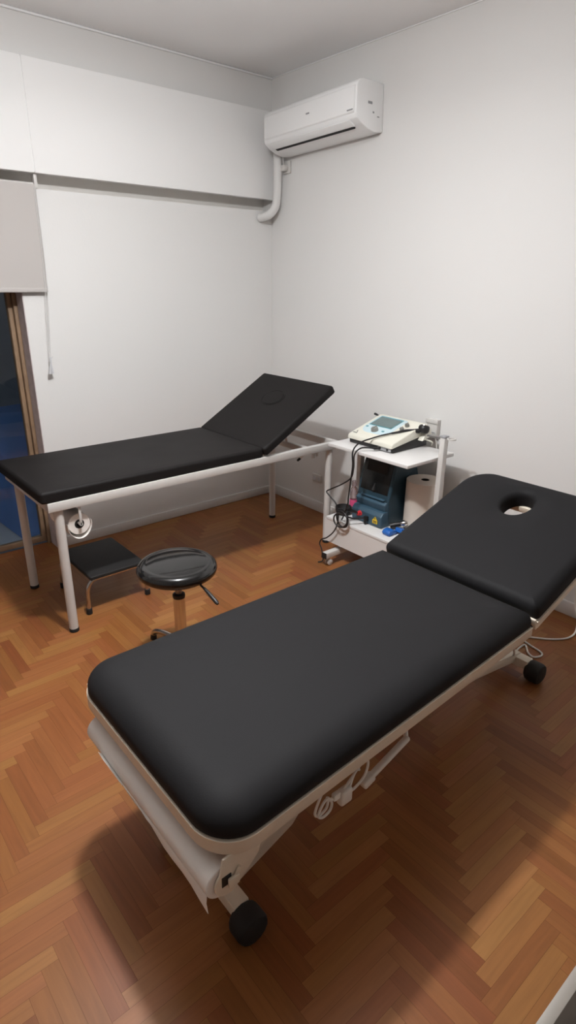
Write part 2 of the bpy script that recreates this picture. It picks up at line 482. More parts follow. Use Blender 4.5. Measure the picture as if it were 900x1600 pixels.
# wall sockets low on the right wall
so = empty('wall_socket', (0, -.52, .243), 'white double wall socket low on the wall behind the far treatment table', 'wall socket')
m = MB(); m.box(-.010, 0, -.565, -.475, .215, .272, bev=.003); m.build('socket_plate', M['white_metal'], so, so.location)
m = MB()
for y in (-.545, -.50): m.lathe([(.001, 0), (.015, 0), (.015, -.002), (.001, -.002)], (-.0095, y, .243), 'x', 16)
m.build('socket_inset', M['label_white'], so, so.location)
so = empty('wall_box', (0, -1.47, .785), 'white electrical box on the wall behind the cream therapy device', 'electrical box')
m = MB(); m.box(-.035, 0, -1.507, -1.432, .742, .835, bev=.005); m.build('box_body', M['white_metal'], so, so.location)
m = MB(); m.box(-.040, -.033, -1.511, -1.428, .812, .838, bev=.004); m.build('box_lid', M['white_metal'], so, so.location)
m = MB(); m.box(-.0365, -.034, -1.498, -1.44, .762, .766); m.build('box_slot', M['ac_grey'], so, so.location)

# ------------------------------------------------------------------ far treatment table
ta = empty('treatment_table', (-1.12, -.70, 0), 'far treatment table with black pads on white tube legs along the back wall', 'treatment table')
org = ta.location
X0, X1, YA, YB = -2.015, -.275, -1.0, -.40
zb, zt = .613, .655
for x in (-1.965, -.335):
    for y in (-.968, -.425):
        m = MB(); m.tube([(x, y, .012), (x, y, zb+.004)], .021, 20)
        lg = m.build('leg', M['white_metal'], ta, org)
        m = MB(); m.lathe([(.019, 0), (.0225, .002), (.0225, .016), (.021, .018)], (x, y, 0), 'z', 20)
        m.build('rubber_foot', M['rubber'], lg, org)
m = MB(); m.box(X0, X1, YA, YA+.03, zb, zt, bev=.003); m.build('side_rail', M['white_metal'], ta, org)
m = MB(); m.box(X0, X1, YB-.03, YB, zb, zt, bev=.003); m.build('side_rail', M['white_metal'], ta, org)
m = MB(); m.box(X0, X0+.03, YA+.03, YB-.03, zb, zt, bev=.003); m.build('end_rail', M['white_metal'], ta, org)
m = MB(); m.box(X1-.03, X1, YA+.03, YB-.03, zb, zt, bev=.003); m.build('end_rail', M['white_metal'], ta, org)
m = MB(); m.box(-.90, -.87, YA+.03, YB-.03, zb+.005, zt-.002, bev=.003); m.build('cross_bar', M['white_metal'], ta, org)
m = MB(); pad(m, rr_fn(-2.042, -.853, -.999, -.372, .018, 5), zt, .708, .016, dome=.003)
m.build('seat_pad', M['vinyl_far'], ta, org)
th = R(30)
TB = Matrix.Translation((-.845, 0, .657)) @ Matrix.Rotation(-th, 4, 'Y')
m = MB(); pad(m, rr_fn(.004, .588, -1.012, -.372, .018, 5), 0.002, .052, .016, dome=.003, T=TB)
bp = m.build('back_pad', M['vinyl_far'], ta, org)
# breathing hole plug: raised oval with a welt
m = MB(); ov = lambda k, z: [((.385)+k*.066*math.cos(2*math.pi*i/40), -.685+k*.082*math.sin(2*math.pi*i/40), z) for i in range(40)]
m.rings([ov(1.07, .052), ov(1.06, .0568), ov(1.0, .0572), ov(.97, .0535), ov(.93, .0535), ov(.90, .0575), ov(.5, .0595), ov(.1, .06)], T=TB)
m.build('hole_plug', M['vinyl_far'], bp, org)
m = MB()
for y in (-.95, -.455): m.box(.02, .52, y-.012, y+.012, -.022, .002, bev=.003, T=TB)
m.box(.30, .33, -.95, -.455, -.022, .002, bev=.003, T=TB)
m.build('back_frame', M['white_metal'], ta, org)
m = MB()
pe = TB @ Vector((.315, -.60, -.012))
m.tube([pe, (-.52, -.60, zb+.02)], .009, 10); m.tube([(pe.x, -.80, pe.z), (-.52, -.80, zb+.02)], .009, 10)
m.box(-.535, -.505, YA+.03, YB-.03, zb+.004, zt-.004, bev=.003)
m.build('prop_strut', M['white_metal'], ta, org)
m = MB(); m.tube([(-.515, -.965, .612), (-.545, -.968, .600), (-.575, -.970, .588)], .0045, 8)
lv = m.build('adjusting_lever', M['white_metal'], ta, org)
m = MB(); m.tube([(-.570, -.9695, .590), (-.588, -.971, .583)], [.008, .007], 10); m.build('lever_knob', M['rubber'], lv, org)
m = MB(); m.box(-.485, -.465, -.985, -.975, .578, .616, bev=.002); m.box(-.455, -.44, -.985, -.975, .586, .616, bev=.002); m.build('bracket', M['white_metal'], ta, org)
# roll holder below the foot end
m = MB(); m.box(-1.884, -1.872, -.990, -.983, .520, .616, bev=.002)
m.tube([(-1.878, -.99, .526), (-1.878, -.70, .526)], .008, 12); m.box(-1.886, -1.870, -.715, -.708, .520, .62, bev=.002)
m.build('roll_holder', M['white_metal'], ta, org)
pr = empty('paper_roll', (-1.878, -.85, .526), 'small white paper roll on a holder under the far treatment table', 'paper roll')
def hollow(mb, c, r0, r1, h0, h1, axis, seg=40):
    return mb.lathe([(r0, h0), (r1-.002, h0), (r1, h0+.002), (r1, h1-.002), (r1-.002, h1), (r0, h1)], c, axis, seg, cap=False)
m = MB()
hollow(m, (-1.878, 0, .520), .022, .050, -.965, -.73, 'y')
m.build('paper', M['paper'], pr, pr.location)
m = MB(); hollow(m, (-1.878, 0, .520), .013, .0225, -.966, -.729, 'y')
m.build('core', M['rubber'], pr, pr.location)
m = MB()
sh = [(-1.878+.0535*math.cos(R(a)), 0, .520-.014*max(0, -math.sin(R(a)))+.0535*math.sin(R(a))) for a in range(170, 375, 8)]
m.rings([[Vector((p[0]+e*.0012*math.cos(0), y, p[2]+e*.0012)) for p in sh] for y, e in ((-.972, 0), (-.74, 0))], cap=False)
bmesh.ops.delete(m.bm, geom=[f for f in m.bm.faces if max(v.co.x for v in f.verts)-min(v.co.x for v in f.verts) > .05], context='FACES')
bmesh.ops.solidify(m.bm, geom=m.bm.faces[:], thickness=.0015)
m.build('loose_end', M['paper'], pr, pr.location)

# ------------------------------------------------------------------ step stool
ss = empty('step_stool', (-1.68, -.68, 0), 'low black step stool with bent chrome legs under the far treatment table', 'step stool')
org = ss.location
m = MB(); pad(m, rr_fn(-1.835, -1.545, -.895, -.50, .012, 4), .188, .206, .006, rb=.003, dome=.001)
m.build('step_top', M['rubber'], ss, org)
for y in (-.868, -.522):
    pts = [(-1.848, y, .012), (-1.846, y, .10), (-1.840, y, .140), (-1.822, y, .168), (-1.79, y, .179), (-1.69, y, .179), (-1.59, y, .179), (-1.558, y, .168), (-1.540, y, .140), (-1.534, y, .10), (-1.532, y, .012)]
    m = MB(); m.tube(spline(pts, 5), .0105, 12)
    lg = m.build('leg_frame', M['chrome'], ss, org)
    for x in (-1.848, -1.532):
        m = MB(); m.lathe([(.011, 0), (.0145, .002), (.0145, .030), (.012, .032)], (x, y, 0), 'z', 16); m.build('rubber_foot', M['rubber'], lg, org)
for x in (-1.80, -1.58):
    m = MB(); m.tube([(x, -.868, .182), (x, -.522, .182)], .008, 10); m.build('stretcher', M['chrome'], ss, org)

# ------------------------------------------------------------------ swivel stool
sx, sy = -1.690, -1.490
st = empty('swivel_stool', (sx, sy, 0), 'round glossy black swivel stool on a chrome gas column', 'stool')
org = st.location
m = MB(); m.lathe([(.01, .415), (.120, .415), (.146, .420), (.160, .432), (.164, .446), (.160, .460), (.149, .470), (.134, .4735), (.128, .4725), (.124, .4735), (.09, .4785), (.04, .481), (.006, .482)], (sx, sy, 0), 'z', 56)
m.build('seat', M['gloss_vinyl'], st, org, sharp=60)
m = MB(); m.lathe([(.01, .395), (.055, .395), (.060, .400), (.060, .417), (.01, .417)], (sx, sy, 0), 'z', 28); m.box(sx-.012, sx+.012, sy-.06, sy+.06, .385, .40)
m.build('seat_plate', M['black_plastic'], st, org)
m = MB(); m.tube([(sx, sy, .30), (sx, sy, .40)], .0135, 18); m.build('piston', M['grey_metal'], st, org)
m = MB(); m.lathe([(.018, .308), (.0255, .310), (.0265, .318), (.0255, .326), (.014, .330)], (sx, sy, 0), 'z', 24); m.build('collar', M['black_plastic'], st, org)
m = MB(); m.tube([(sx, sy, .09), (sx, sy, .310)], .0245, 24); m.build('column', M['chrome'], st, org)
m = MB(); m.tube([(sx+.03, sy-.11, .412), (sx+.032, sy-.165, .400)], .0045, 8); lv = m.build('height_lever', M['black_plastic'], st, org)
m = MB(); m.tube([(sx+.032, sy-.150, .404), (sx+.033, sy-.19, .392), (sx+.034, sy-.235, .376), (sx+.034, sy-.243, .373)], [.006, .008, .0085, .005], 12); m.build('lever_grip', M['black_plastic'], lv, org)
m = MB(); m.lathe([(.02, .075), (.040, .078), (.042, .095), (.034, .115), (.026, .12)], (sx, sy, 0), 'z', 24); m.build('hub', M['chrome'], st, org)
for k in range(5):
    a = R(95+72*k); ux, uy = math.cos(a), math.sin(a)
    P_ = lambda r, z: (sx+ux*r, sy+uy*r, z)
    m = MB(); m.tube(spline([P_(.03, .088), P_(.12, .076), P_(.18, .060), P_(.215, .042), P_(.226, .024)], 5), .012, 12)
    lg = m.build('leg', M['chrome'], st, org)
    m = MB(); m.lathe([(.004, 0), (.0145, 0), (.015, .012), (.012, .026), (.006, .028)], P_(.226, 0), 'z', 18)
    m.build('glide', M['black_plastic'], lg, org)

# ------------------------------------------------------------------ near treatment couch
co = empty('treatment_couch', (-1.4, -2.36, 0), 'near treatment couch with wide charcoal pads and cream frame in the foreground', 'treatment couch')
org = co.location
CY0, CY1, CX0, HX = -2.690, -2.035, -2.322, -1.062
def flare1(p):
    """the foot end is a little wider than the hinge end"""
    x, y = p; t = max(0, (HX-x)/1.24); k = (y-CY1)/(CY0-CY1)
    return (x, y-.046*t*k+.004*t*(1-k))
flare = lambda poly: [flare1(p) for p in poly]
zf0, zf1, zp = .468, .503, .572
outl = rr_fn(CX0, HX, CY0, CY1, [.095, .02, .02, .095], 12, warp=flare1)
m = MB(); pad(m, outl, zf1, zp, .052, rb=.004, dome=.004, rx=.085)
m.build('long_pad', M['vinyl'], co, org, sharp=60)
fr = flare(rrect(CX0-.003, HX+.004, CY0-.003, CY1+.003, [.097, .012, .012, .097], 12))
inn = [(x, y) for x, y in inset(fr, .03)]
m = MB()
m.rings([[(x, y, zf0) for x, y in fr], [(x, y, zf0+.002) for x, y in inset(fr, -.001)], [(x, y, zf1-.001) for x, y in inset(fr, -.001)], [(x, y, zf1) for x, y in fr], [(x, y, zf1) for x, y in inn], [(x, y, zf0) for x, y in inn]], closed=True)
m.box(CX0+.02, HX-.02, CY0+.02, CY1-.02, zf0+.02, zf1-.0015)
m.build('frame', M['cream_metal'], co, org)
tilt = R(18.7)
TH = Matrix.Translation((HX+.012, 0, zf1+.004)) @ Matrix.Rotation(-tilt, 4, 'Y')
oh = rr_fn(.013, .655, CY0, CY1, [.02, .12, .12, .02], 12, 40)
hole = (.490, -2.335, .072, .056)
m = MB(); pad(m, oh, 0, .066, .034, rb=.004, dome=.004, hole=hole, T=TH, rx=.038)
hp = m.build('head_pad', M['vinyl'], co, org, sharp=60)
fo = rrect(.0, .652, CY0-.004, CY1+.004, [.012, .12, .12, .012], 12)
fi = inset(fo, .028)
m = MB(); m.rings([[(x, y, -.024) for x, y in fo], [(x, y, -.001) for x, y in fo], [(x, y, -.001) for x, y in fi], [(x, y, -.024) for x, y in fi]], closed=True, T=TH)
m.box(-.003, .006, CY0-.004, CY0+.05, -.024, .018, bev=.002, T=TH); m.box(-.003, .006, CY1-.05, CY1+.004, -.024, .018, bev=.002, T=TH)
m.box(.36, .385, CY0+.02, CY1-.02, -.03, -.002, bev=.003, T=TH); m.box(.55, .575, CY0+.03, CY1-.03, -.03, -.002, bev=.003, T=TH)
m.build('head_frame', M['cream_metal'], co, org)
m = MB(); m.lathe([(.004, CY0+.03), (.010, CY0+.03), (.010, CY1-.03), (.004, CY1-.03)], (HX+.004, 0, .494), 'y', 16)
m.build('hinge', M['black_plastic'], co, org)
# undercarriage: foot bars with wheels, base beams, lifting arms
for x, ya, yb in ((-2.172, -2.592, -2.29), (-.640, -2.520, -2.10)):
    m = MB(); m.box(x-.024, x+.024, ya, yb, .046, .088, bev=.006)
    fb = m.build('foot_bar', M['cream_metal'], co, org)
    for y, s in ((ya, -1), (yb, 1)):
        m = MB()
        prof = [(.008, -.006), (.034, -.008), (.042, 0), (.045, .010), (.045, .044), (.040, .054), (.026, .060), (.004, .061)]
        m.lathe([(r, y+s*h) for r, h in prof], (x, 0, .0455), 'y', 14)
        m.build('wheel', M['rubber'], fb, org)
for y in (-2.445, -2.235):
    m = MB(); T0 = None
    m.prism([(-.62, .052), (-.62, .092), (-.95, .155), (-1.30, .185), (-1.62, .47), (-1.68, .47), (-1.34, .135), (-.95, .110)], y-.02, y+.02, bev=.004)
    m.build('lifting_arm', M['cream_metal'], co, org)
    m = MB(); m.prism([(-2.185, .05), (-2.13, .05), (-1.94, .118), (-1.60, .47), (-1.68, .47), (-1.98, .20), (-2.185, .088)], y-.05-.022, y-.05+.022, bev=.004)
    m.build('lifting_arm', M['cream_metal'], co, org)
m = MB(); m.box(-1.80, -1.15, -2.40, -2.29, .40, .465, bev=.006); m.tube([(-1.5, -2.345, .20), (-1.25, -2.345, .42)], .022, 14)
m.build('lift_motor', M['cream_metal'], co, org)
m = MB()
m.tube([(-.66, -2.36, .09), (TH @ Vector((.36, 0, -.03))) + Vector((0, -2.36, 0))], .014, 12)
m.build('head_strut', M['cream_metal'], co, org)
# roll bracket plates at the foot end
RX, RZ, RR = -2.302, .402, .040
def plate(y0, y1):
    mb = MB()
    pol = [(-2.205, zf0+.002), (-2.305, zf0+.002)]
    pol += [(RX+.012+.036*math.cos(R(a)), RZ+.036*math.sin(R(a))) for a in range(130, 291, 15)]
    pol += [(-2.255, .388), (-2.215, .425)]
    return mb.prism(pol, y0, y1, bev=.002)
for y0, y1 in ((-2.722, -2.716), (-2.120, -2.114)):
    pl = plate(y0, y1).build('roll_bracket', M['cream_metal'], co, org)
    if y0 < -2.5:
        m = MB(); m.box(-2.310, -2.286, y0-.001, y0+.002, .396, .424, bev=.004); m.build('slot', M['rubber'], pl, org)
        m = MB(); m.box(-2.297, -2.271, y0-.010, y0-.0015, .392, .416, bev=.003); m.tube([(-2.277, y0-.004, .414), (-2.267, y0-.003, .430)], .004, 8); m.build('latch', M['cream_metal'], pl, org)
m = MB(); m.tube([(RX, -2.718, RZ), (RX, -2.116, RZ)], .009, 12); m.build('roll_rod', M['cream_metal'], co, org)
cr = empty('paper_roll', (RX, -2.42, RZ), 'long white paper roll hanging at the foot end of the near couch', 'paper roll')
m = MB(); hollow(m, (RX, 0, RZ), .010, RR, -2.714, -2.124, 'y', 36); m.build('paper', M['paper'], cr, cr.location)
m = MB()
fl = []
for i in range(15):
    t = i/14; y = -2.712+t*.50; h = .050*(1-t)+.008
    fl.append([(RX-RR*.97, y, RZ-.012), (RX-RR-.002-.001*math.sin(i*2), y-.002, RZ-h*.5), (RX-RR+.002-.002*math.cos(i*1.3), y-.004, RZ-h)])
m.rings([[Vector(r[k]) for r in fl] for k in range(3)], cap=False)
bmesh.ops.delete(m.bm, geom=[f for f in m.bm.faces if max(v.co.y for v in f.verts)-min(v.co.y for v in f.verts) > .2], context='FACES')
bmesh.ops.solidify(m.bm, geom=m.bm.faces[:], thickness=.0012)
m.build('loose_end', M['paper'], cr, cr.location)

# cords and hand control beneath the couch
hc = empty('hand_control', (-1.74, -2.66, .37), 'white couch hand control hanging below the near couch edge', 'hand control')
org = hc.location
a, b = Vector((-1.834, -2.680, .336)), Vector((-1.668, -2.680, .388))
m = MB(); dirv = (b-a).normalized(); L = (b-a).length
TT = Matrix.Translation(a) @ dirv.to_track_quat('X', 'Z').to_matrix().to_4x4()
m.box(-.012, L, -.009, .009, -.008, .008, bev=.006, seg=3, T=TT); m.box(-.014, .028, -.012, .012, -.012, .010, bev=.006, seg=3, T=TT)
m.build('handset', M['cord_white'], hc, org)
m = MB()
m.tube(spline([b-dirv*.01, (-1.652, -2.655, .408), (-1.640, -2.650, .435), (-1.645, -2.62, .475)]), .007, 10)
m.tube(spline([(-1.70, -2.64, .475), (-1.76, -2.65, .425), (-1.80, -2.65, .395), (-1.835, -2.65, .375), (-1.828, -2.65, .35)]), .004, 8)
m.tube(spline([(-1.69, -2.64, .44), (-1.73, -2.652, .418), (-1.76, -2.652, .400)]), .0035, 8)
m.build('cord', M['cord_white'], hc, org)
pc = empty('cord_bundle', (-1.94, -2.66, .39), 'looped white cord bundle with a plug dangling under the near couch', 'cord')
org = pc.location
m = MB(Matrix.Translation((.0, -.035, -.008)))
m.tube(spline([(-1.83, -2.65, .44), (-1.87, -2.652, .425), (-1.905, -2.655, .405), (-1.935, -2.655, .385), (-1.96, -2.655, .38), (-1.985, -2.655, .395), (-2.00, -2.655, .385), (-2.012, -2.655, .36), (-1.995, -2.655, .345), (-1.972, -2.655, .352), (-1.968, -2.655, .375), (-1.985, -2.655, .40)]), .0035, 8)
m.tube(spline([(-1.99, -2.65, .43), (-2.01, -2.652, .40), (-2.02, -2.652, .37), (-2.005, -2.65, .352), (-1.98, -2.65, .36), (-1.975, -2.65, .39)]), .0035, 8)
m.tube(spline([(-1.85, -2.65, .45), (-1.842, -2.655, .42), (-1.855, -2.658, .39), (-1.885, -2.658, .372), (-1.91, -2.658, .375), (-1.895, -2.655, .41), (-1.87, -2.65, .425)]), .0035, 8)
m.build('cord_loop', M['cord_white'], pc, org)
m = MB(Matrix.Translation((.0, -.035, -.008))); m.box(-1.945, -1.905, -2.668, -2.645, .348, .392, bev=.007, seg=3); m.box(-1.965, -1.942, -2.662, -2.648, .375, .395, bev=.004)
m.build('plug', M['cord_white'], pc, org)
m = MB()
m.tube(spline([(-.98, -2.56, .43), (-.80, -2.52, .20), (-.56, -2.40, .02), (-.43, -2.385, .006), (-.475, -2.43, .005), (-.485, -2.462, .005), (-.45, -2.478, .005), (-.425, -2.462, .005), (-.41, -2.40, .005), (-.395, -2.365, .005), (-.36, -2.36, .005), (-.30, -2.43, .005), (-.24, -2.476, .005), (-.185, -2.49, .006), (-.14, -2.485, .02), (-.09, -2.46, .05), (-.05, -2.42, .10), (-.035, -2.41, .20), (-.026, -2.41, .30), (-.018, -2.41, .335), (-.0005, -2.41, .34)], 10), .0042, 8)
o = m.build('power_cord', M['cord_white'], None, (-.5, -2.46, 0)); o.location = (-.5, -2.46, 0)
tag(o, 'thin white power cord looping from the couch hinge over the floor to the right wall', 'cord')

# ------------------------------------------------------------------ trolley
tr = empty('equipment_trolley', (-.30, -1.40, 0), 'white two shelf equipment trolley against the right wall between the treatment tables', 'trolley')
org = tr.location
m = MB(); m.box(-.492, -.11, -1.685, -1.118, .685, .703, bev=.002); m.build('top_shelf', M['board'], tr, org)
m = MB(); m.box(-.505, -.09, -1.685, -1.138, .255, .272, bev=.002); m.build('lower_shelf', M['board'], tr, org)
m = MB()
pol = rrect(-1.68, -1.125, .118, .2545, [.012, .012, .002, .002], 4)
m.rings([[(-.503, y, z) for y, z in pol], [(-.487, y, z) for y, z in pol]])
dr = m.build('drawer', M['board'], tr, org)
m = MB(); m.box(-.486, -.12, -1.665, -1.14, .13, .25); m.build('drawer_box', M['board'], dr, org)
for y, x, z1 in ((-1.155, -.255, .685), (-1.712, -.250, .815)):
    m = MB(); m.box(x-.017, x+.017, y-.015, y+.015, .06, z1, bev=.003); po = m.build('post', M['white_metal'], tr, org)
    if z1 > .7:
        m = MB(); m.box(x-.0185, x+.0185, y-.0165, y+.0165, z1-.003, z1+.009, bev=.003); m.build('end_cap', M['ac_grey'], po, org)
    yb = y-.06 if y > -1.5 else y
    m = MB(); m.box(-.585, -.07, yb-.018, yb+.018, .052, .086, bev=.003)
    if y > -1.5: m.box(x-.02, x+.02, yb, y+.018, .055, .083, bev=.002)
    fb = m.build('foot_bar', M['white_metal'], tr, org)
    m = MB(); m.box(-.590, -.583, yb-.0185, yb+.0185, .0515, .0865, bev=.002); m.build('end_cap', M['rubber'], fb, org)
    for x2 in (-.545, -.11):
        m = MB(); m.tube([(x2, yb, .03), (x2, yb, .056)], .006, 8)
        for s in (-1, 1): m.lathe([(.014, yb+s*.003), (.0185, yb+s*.005), (.0185, yb+s*.015), (.014, yb+s*.017)], (x2, 0, .0187), 'y', 18)
        m.build('caster', M['white_metal'], fb, org)
m = MB(); m.box(-.268, -.232, -1.70, -1.66, .257, .27); m.build('shelf_bracket', M['white_metal'], tr, org)
m = MB(); m.box(-.262, -.240, -1.695, -1.61, .802, .812, bev=.003)
rg = m.build('holder_arm', M['grey_metal'], tr, org)
m = MB()
m.lathe([(.017, -.003), (.024, -.003), (.024, .003), (.017, .003)], (-.245, -1.752, .812), 'z', 28, cap=False); m.lathe([(.017, .003), (.017, -.003)], (-.245, -1.752, .812), 'z', 28, cap=False)
m.build('holder_ring', M['white_metal'], tr, org)

# ------------------------------------------------------------------ cream therapy device on the top shelf
ud = empty('therapy_device', (-.25, -1.335, .703), 'cream therapy device with sloping screen panel on the trolley top shelf', 'therapy device')
org = ud.location
DY0, DY1 = -1.500, -1.178
m = MB(); m.prism([(-.385, .705), (-.100, .705), (-.098, .775), (-.20, .760), (-.388, .730)], DY0+.004, DY1-.004, bev=.003)
m.build('base', M['black_plastic'], ud, org)
al = math.atan2(.075, .26)
m = MB(); m.prism([(-.400, .729), (-.397, .751), (-.388, .7565), (-.140, .8290), (-.110, .826), (-.092, .805), (-.095, .772), (-.20, .757)], DY0, DY1, bev=.008, seg=3)
m.build('shell', M['cream_plastic'], ud, org, sharp=35)
TS = Matrix.Translation((-.39, 0, .7562)) @ Matrix.Rotation(-al, 4, 'Y')
def face(poly, z0, z1, name, mm, par, bev=.0):
    mb = MB(); inn_ = inset(poly, bev)
    mb.rings([[(s, y, z0) for s, y in poly], [(s, y, z1-bev*.5) for s, y in poly], [(s, y, z1) for s, y in inn_]], T=TS)
    return mb.build(name, mm, par, org)
pn = face(rrect(.035, .255, -1.41, -1.195, [.07, .02, .02, .07], 8), -.004, .0022, 'panel_rim', M['cream_plastic'], ud, .002)
pn = face(rrect(.048, .250, -1.402, -1.203, [.065, .015, .015, .065], 8), 0, .0032, 'control_panel', M['panel_blue'], ud, .001)
face(rrect(.128, .242, -1.376, -1.214, .004, 3), .002, .0042, 'screen_bezel', M['teal_print'], pn)
face(rrect(.135, .232, -1.370, -1.220, .003, 3), .003, .0050, 'screen', M['lcd'], pn)
for s, y in ((.105, -1.222), (.088, -1.352)):
    face(rrect(s-.006, s+.006, y-.008, y+.008, .003, 3), .002, .0052, 'button', M['teal_print'], pn)
def knob(s, y, r, h, par):
    mb = MB(); mb.lathe([(r*.98, 0), (r, .002), (r*.92, h*.85), (r*.8, h), (r*.1, h+.0005)], (s, y, .002), 'z', 24, T=TS)
    mb.box(s-r*.9, s+r*.9, y-.0018, y+.0018, .002+h*.9, .002+h+.003, bev=.0008, T=TS)
    return mb.build('knob', M['knob_grey'], par, org)
knob(.080, -1.300, .021, .020, pn)
knob(.197, -1.432, .0125, .016, ud); knob(.146, -1.437, .0125, .016, ud)
face([(.018, -1.222), (.018, -1.192), (.045, -1.207)], 0, .0028, 'emblem', M['knob_grey'], ud)
face([(.021, -1.217), (.021, -1.197), (.039, -1.207)], 0, .0034, 'emblem_inset', M['cream_plastic'], ud)
m = MB(); m.box(-.3905, -.385, -1.485, -1.395, .708, .728, bev=.001)
sp = m.build('socket_strip', M['ac_grey'], ud, org)
for y in (-1.462, -1.412):
    m = MB(); m.lathe([(.001, -.394), (.006, -.394), (.006, -.3895), (.001, -.3895)], (0, y, .718), 'x', 14)
    m.build('jack', M['black_plastic'], sp, org)
m = MB(); m.tube([(-.13, -1.178, .812), (-.135, -1.150, .822)], .005, 8); m.tube([(-.135, -1.152, .821), (-.137, -1.135, .825)], .007, 8)
m.build('cable_plug', M['black_plastic'], ud, org)
m = MB(); m.prism([(-.185, .745), (-.150, .795), (-.115, .805), (-.105, .765)], DY0-.030, DY0+.006, bev=.004); m.tube(spline([(-.15, DY0-.02, .75), (-.12, DY0-.045, .735), (-.10, DY0-.03, .712)]), .004, 8)
m.build('applicator_holder', M['cream_plastic'], ud, org)
ap = empty('ultrasound_applicator', (-.165, -1.515, .80), 'black ultrasound applicator with cable lying across the cream device', 'applicator')
org = ap.location
TA = Matrix.Translation((-.165, -1.516, .806)) @ Matrix.Rotation(R(14), 4, 'Y')
m = MB(); m.lathe([(.012, -.020), (.024, -.018), (.030, -.008), (.031, .006), (.028, .018), (.022, .023)], (0, 0, 0), 'z', 28, T=TA)
m.build('head', M['black_plastic'], ap, org)
m = MB(); m.lathe([(.021, .0225), (.020, .0255), (.002, .0262)], (0, 0, 0), 'z', 28, T=TA); m.build('metal_face', M['chrome'], ap, org)
hnd = spline([(-.188, -1.505, .800), (-.215, -1.485, .799), (-.25, -1.462, .801), (-.285, -1.440, .795), (-.315, -1.42, .789)], 6)
m = MB(); n_ = len(hnd); m.tube(hnd, [.014-.0085*min(1, i/(n_*.75)) for i in range(n_)], 12); m.build('handle', M['black_plastic'], ap, org)
m = MB()
m.tube(spline([(-.315, -1.42, .789), (-.36, -1.385, .776), (-.41, -1.36, .762), (-.45, -1.345, .752), (-.49, -1.335, .735), (-.522, -1.338, .70), (-.524, -1.345, .63), (-.524, -1.338, .556), (-.52, -1.322, .443), (-.505, -1.305, .390), (-.49, -1.26, .30), (-.49, -1.25, .280)], 8), .0042, 8)
m.build('cable', M['cord_black'], ap, org)
m = MB()
m.tube(spline([(-.395, -1.412, .718), (-.415, -1.405, .716), (-.44, -1.385, .722), (-.485, -1.36, .722), (-.522, -1.352, .69), (-.526, -1.355, .62), (-.526, -1.34, .561), (-.53, -1.283, .512), (-.53, -1.199, .461), (-.53, -1.16, .434), (-.53, -1.185, .415), (-.53, -1.235, .385), (-.53, -1.258, .335), (-.53, -1.258, .275), (-.53, -1.229, .209), (-.53, -1.174, .153), (-.53, -1.133, .129), (-.535, -1.122, .10), (-.545, -1.150, .075), (-.56, -1.18, .02), (-.58, -1.16, .005)], 8), .0040, 8)
m.tube([(-.39, -1.412, .718), (-.425, -1.40, .718)], .007, 10)
o = m.build('signal_cable', M['cord_black'], None, (-.53, -1.25, .003)); o.location = (-.53, -1.25, .003)
tag(o, 'thin black cable hanging in a kink from the cream device past the lower shelf', 'cable')
m = MB()
loop = [(-.424, -1.318, .318), (-.445, -1.310, .335), (-.475, -1.29, .345)]
for k in range(0, 21):
    t = R(70-36*k); rr = .046-.004*math.sin(k*1.1)
    loop.append((-.516-.0016*k, -1.288+.004*math.sin(k*.9)-rr*math.cos(t), .303+rr*.95*math.sin(t)))
loop += [(-.50, -1.335, .318), (-.46, -1.352, .312), (-.434, -1.36, .310)]
m.tube(spline(loop, 6), .0046, 8)
m.tube([(-.440, -1.312, .332), (-.470, -1.295, .346), (-.500, -1.275, .347)], [.008, .010, .006], 10)
o = m.build('coiled_cable', M['cord_black'], None, (-.5, -1.32, .275)); o.location = (-.5, -1.32, .275)
tag(o, 'thick black cable coiled in loops in front of the blue green device', 'cable')

# ------------------------------------------------------------------ teal device on the lower shelf
td = empty('laser_device', (-.27, -1.355, .272), 'dark blue green laser device with red knob on the trolley lower shelf', 'therapy device')
org = td.location
ZB = .274
def wedge(mb, prof, y0, y1, bev=.006):
    """(x, z, extra half width) profile"""
    bm = mb.bm
    a = [bm.verts.new((x, y1+w, z)) for x, z, w in prof]; b = [bm.verts.new((x, y0-w, z)) for x, z, w in prof]
    n = len(prof); fs = [bm.faces.new(a), bm.faces.new(list(reversed(b)))]
    for i in range(n): fs.append(bm.faces.new((a[i], b[i], b[(i+1) % n], a[(i+1) % n])))
    bmesh.ops.recalc_face_normals(bm, faces=fs)
    es = {e for v in a+b for e in v.link_edges}
    bmesh.ops.bevel(bm, geom=list(es), offset=bev, segments=3, affect='EDGES', profile=.5, clamp_overlap=True)
    return mb
TY0, TY1 = -1.474, -1.252
m = MB(); wedge(m, [(-.41, ZB, 0), (-.416, .340, 0), (-.395, .362, 0), (-.300, .372, 0), (-.300, ZB, 0)], TY0, TY1, .005)
m.build('front_housing', M['teal_light'], td, org, sharp=35)
m = MB(); wedge(m, [(-.375, .350, 0), (-.388, .402, .002), (-.368, .418, .002), (-.30, .428, .002), (-.30, .350, 0)], TY0+.004, TY1-.004, .005)
m.build('middle_housing', M['teal_light'], td, org, sharp=35)
m = MB(); wedge(m, [(-.355, .275, .0), (-.370, .42, .004), (-.352, .50, .010), (-.328, .60, .004), (-.312, .668, -.008), (-.150, .668, -.008), (-.115, .50, .012), (-.120, .275, .004)], TY0, TY1, .010)
m.build('rear_housing', M['teal'], td, org, sharp=35)
def slope_quad(x0, z0, x1, z1, ya, yb, off, th=.004):
    d_ = Vector((x1-x0, 0, z1-z0)).normalized(); nrm = Vector((-d_.z, 0, d_.x))
    mb = MB(); P0 = Vector((x0, 0, z0))+nrm*off; P1 = Vector((x1, 0, z1))+nrm*off
    pts = [P0, P1, P1+nrm*th, P0+nrm*th]
    return mb.prism([(p.x, p.z) for p in pts], ya, yb, bev=.0012)
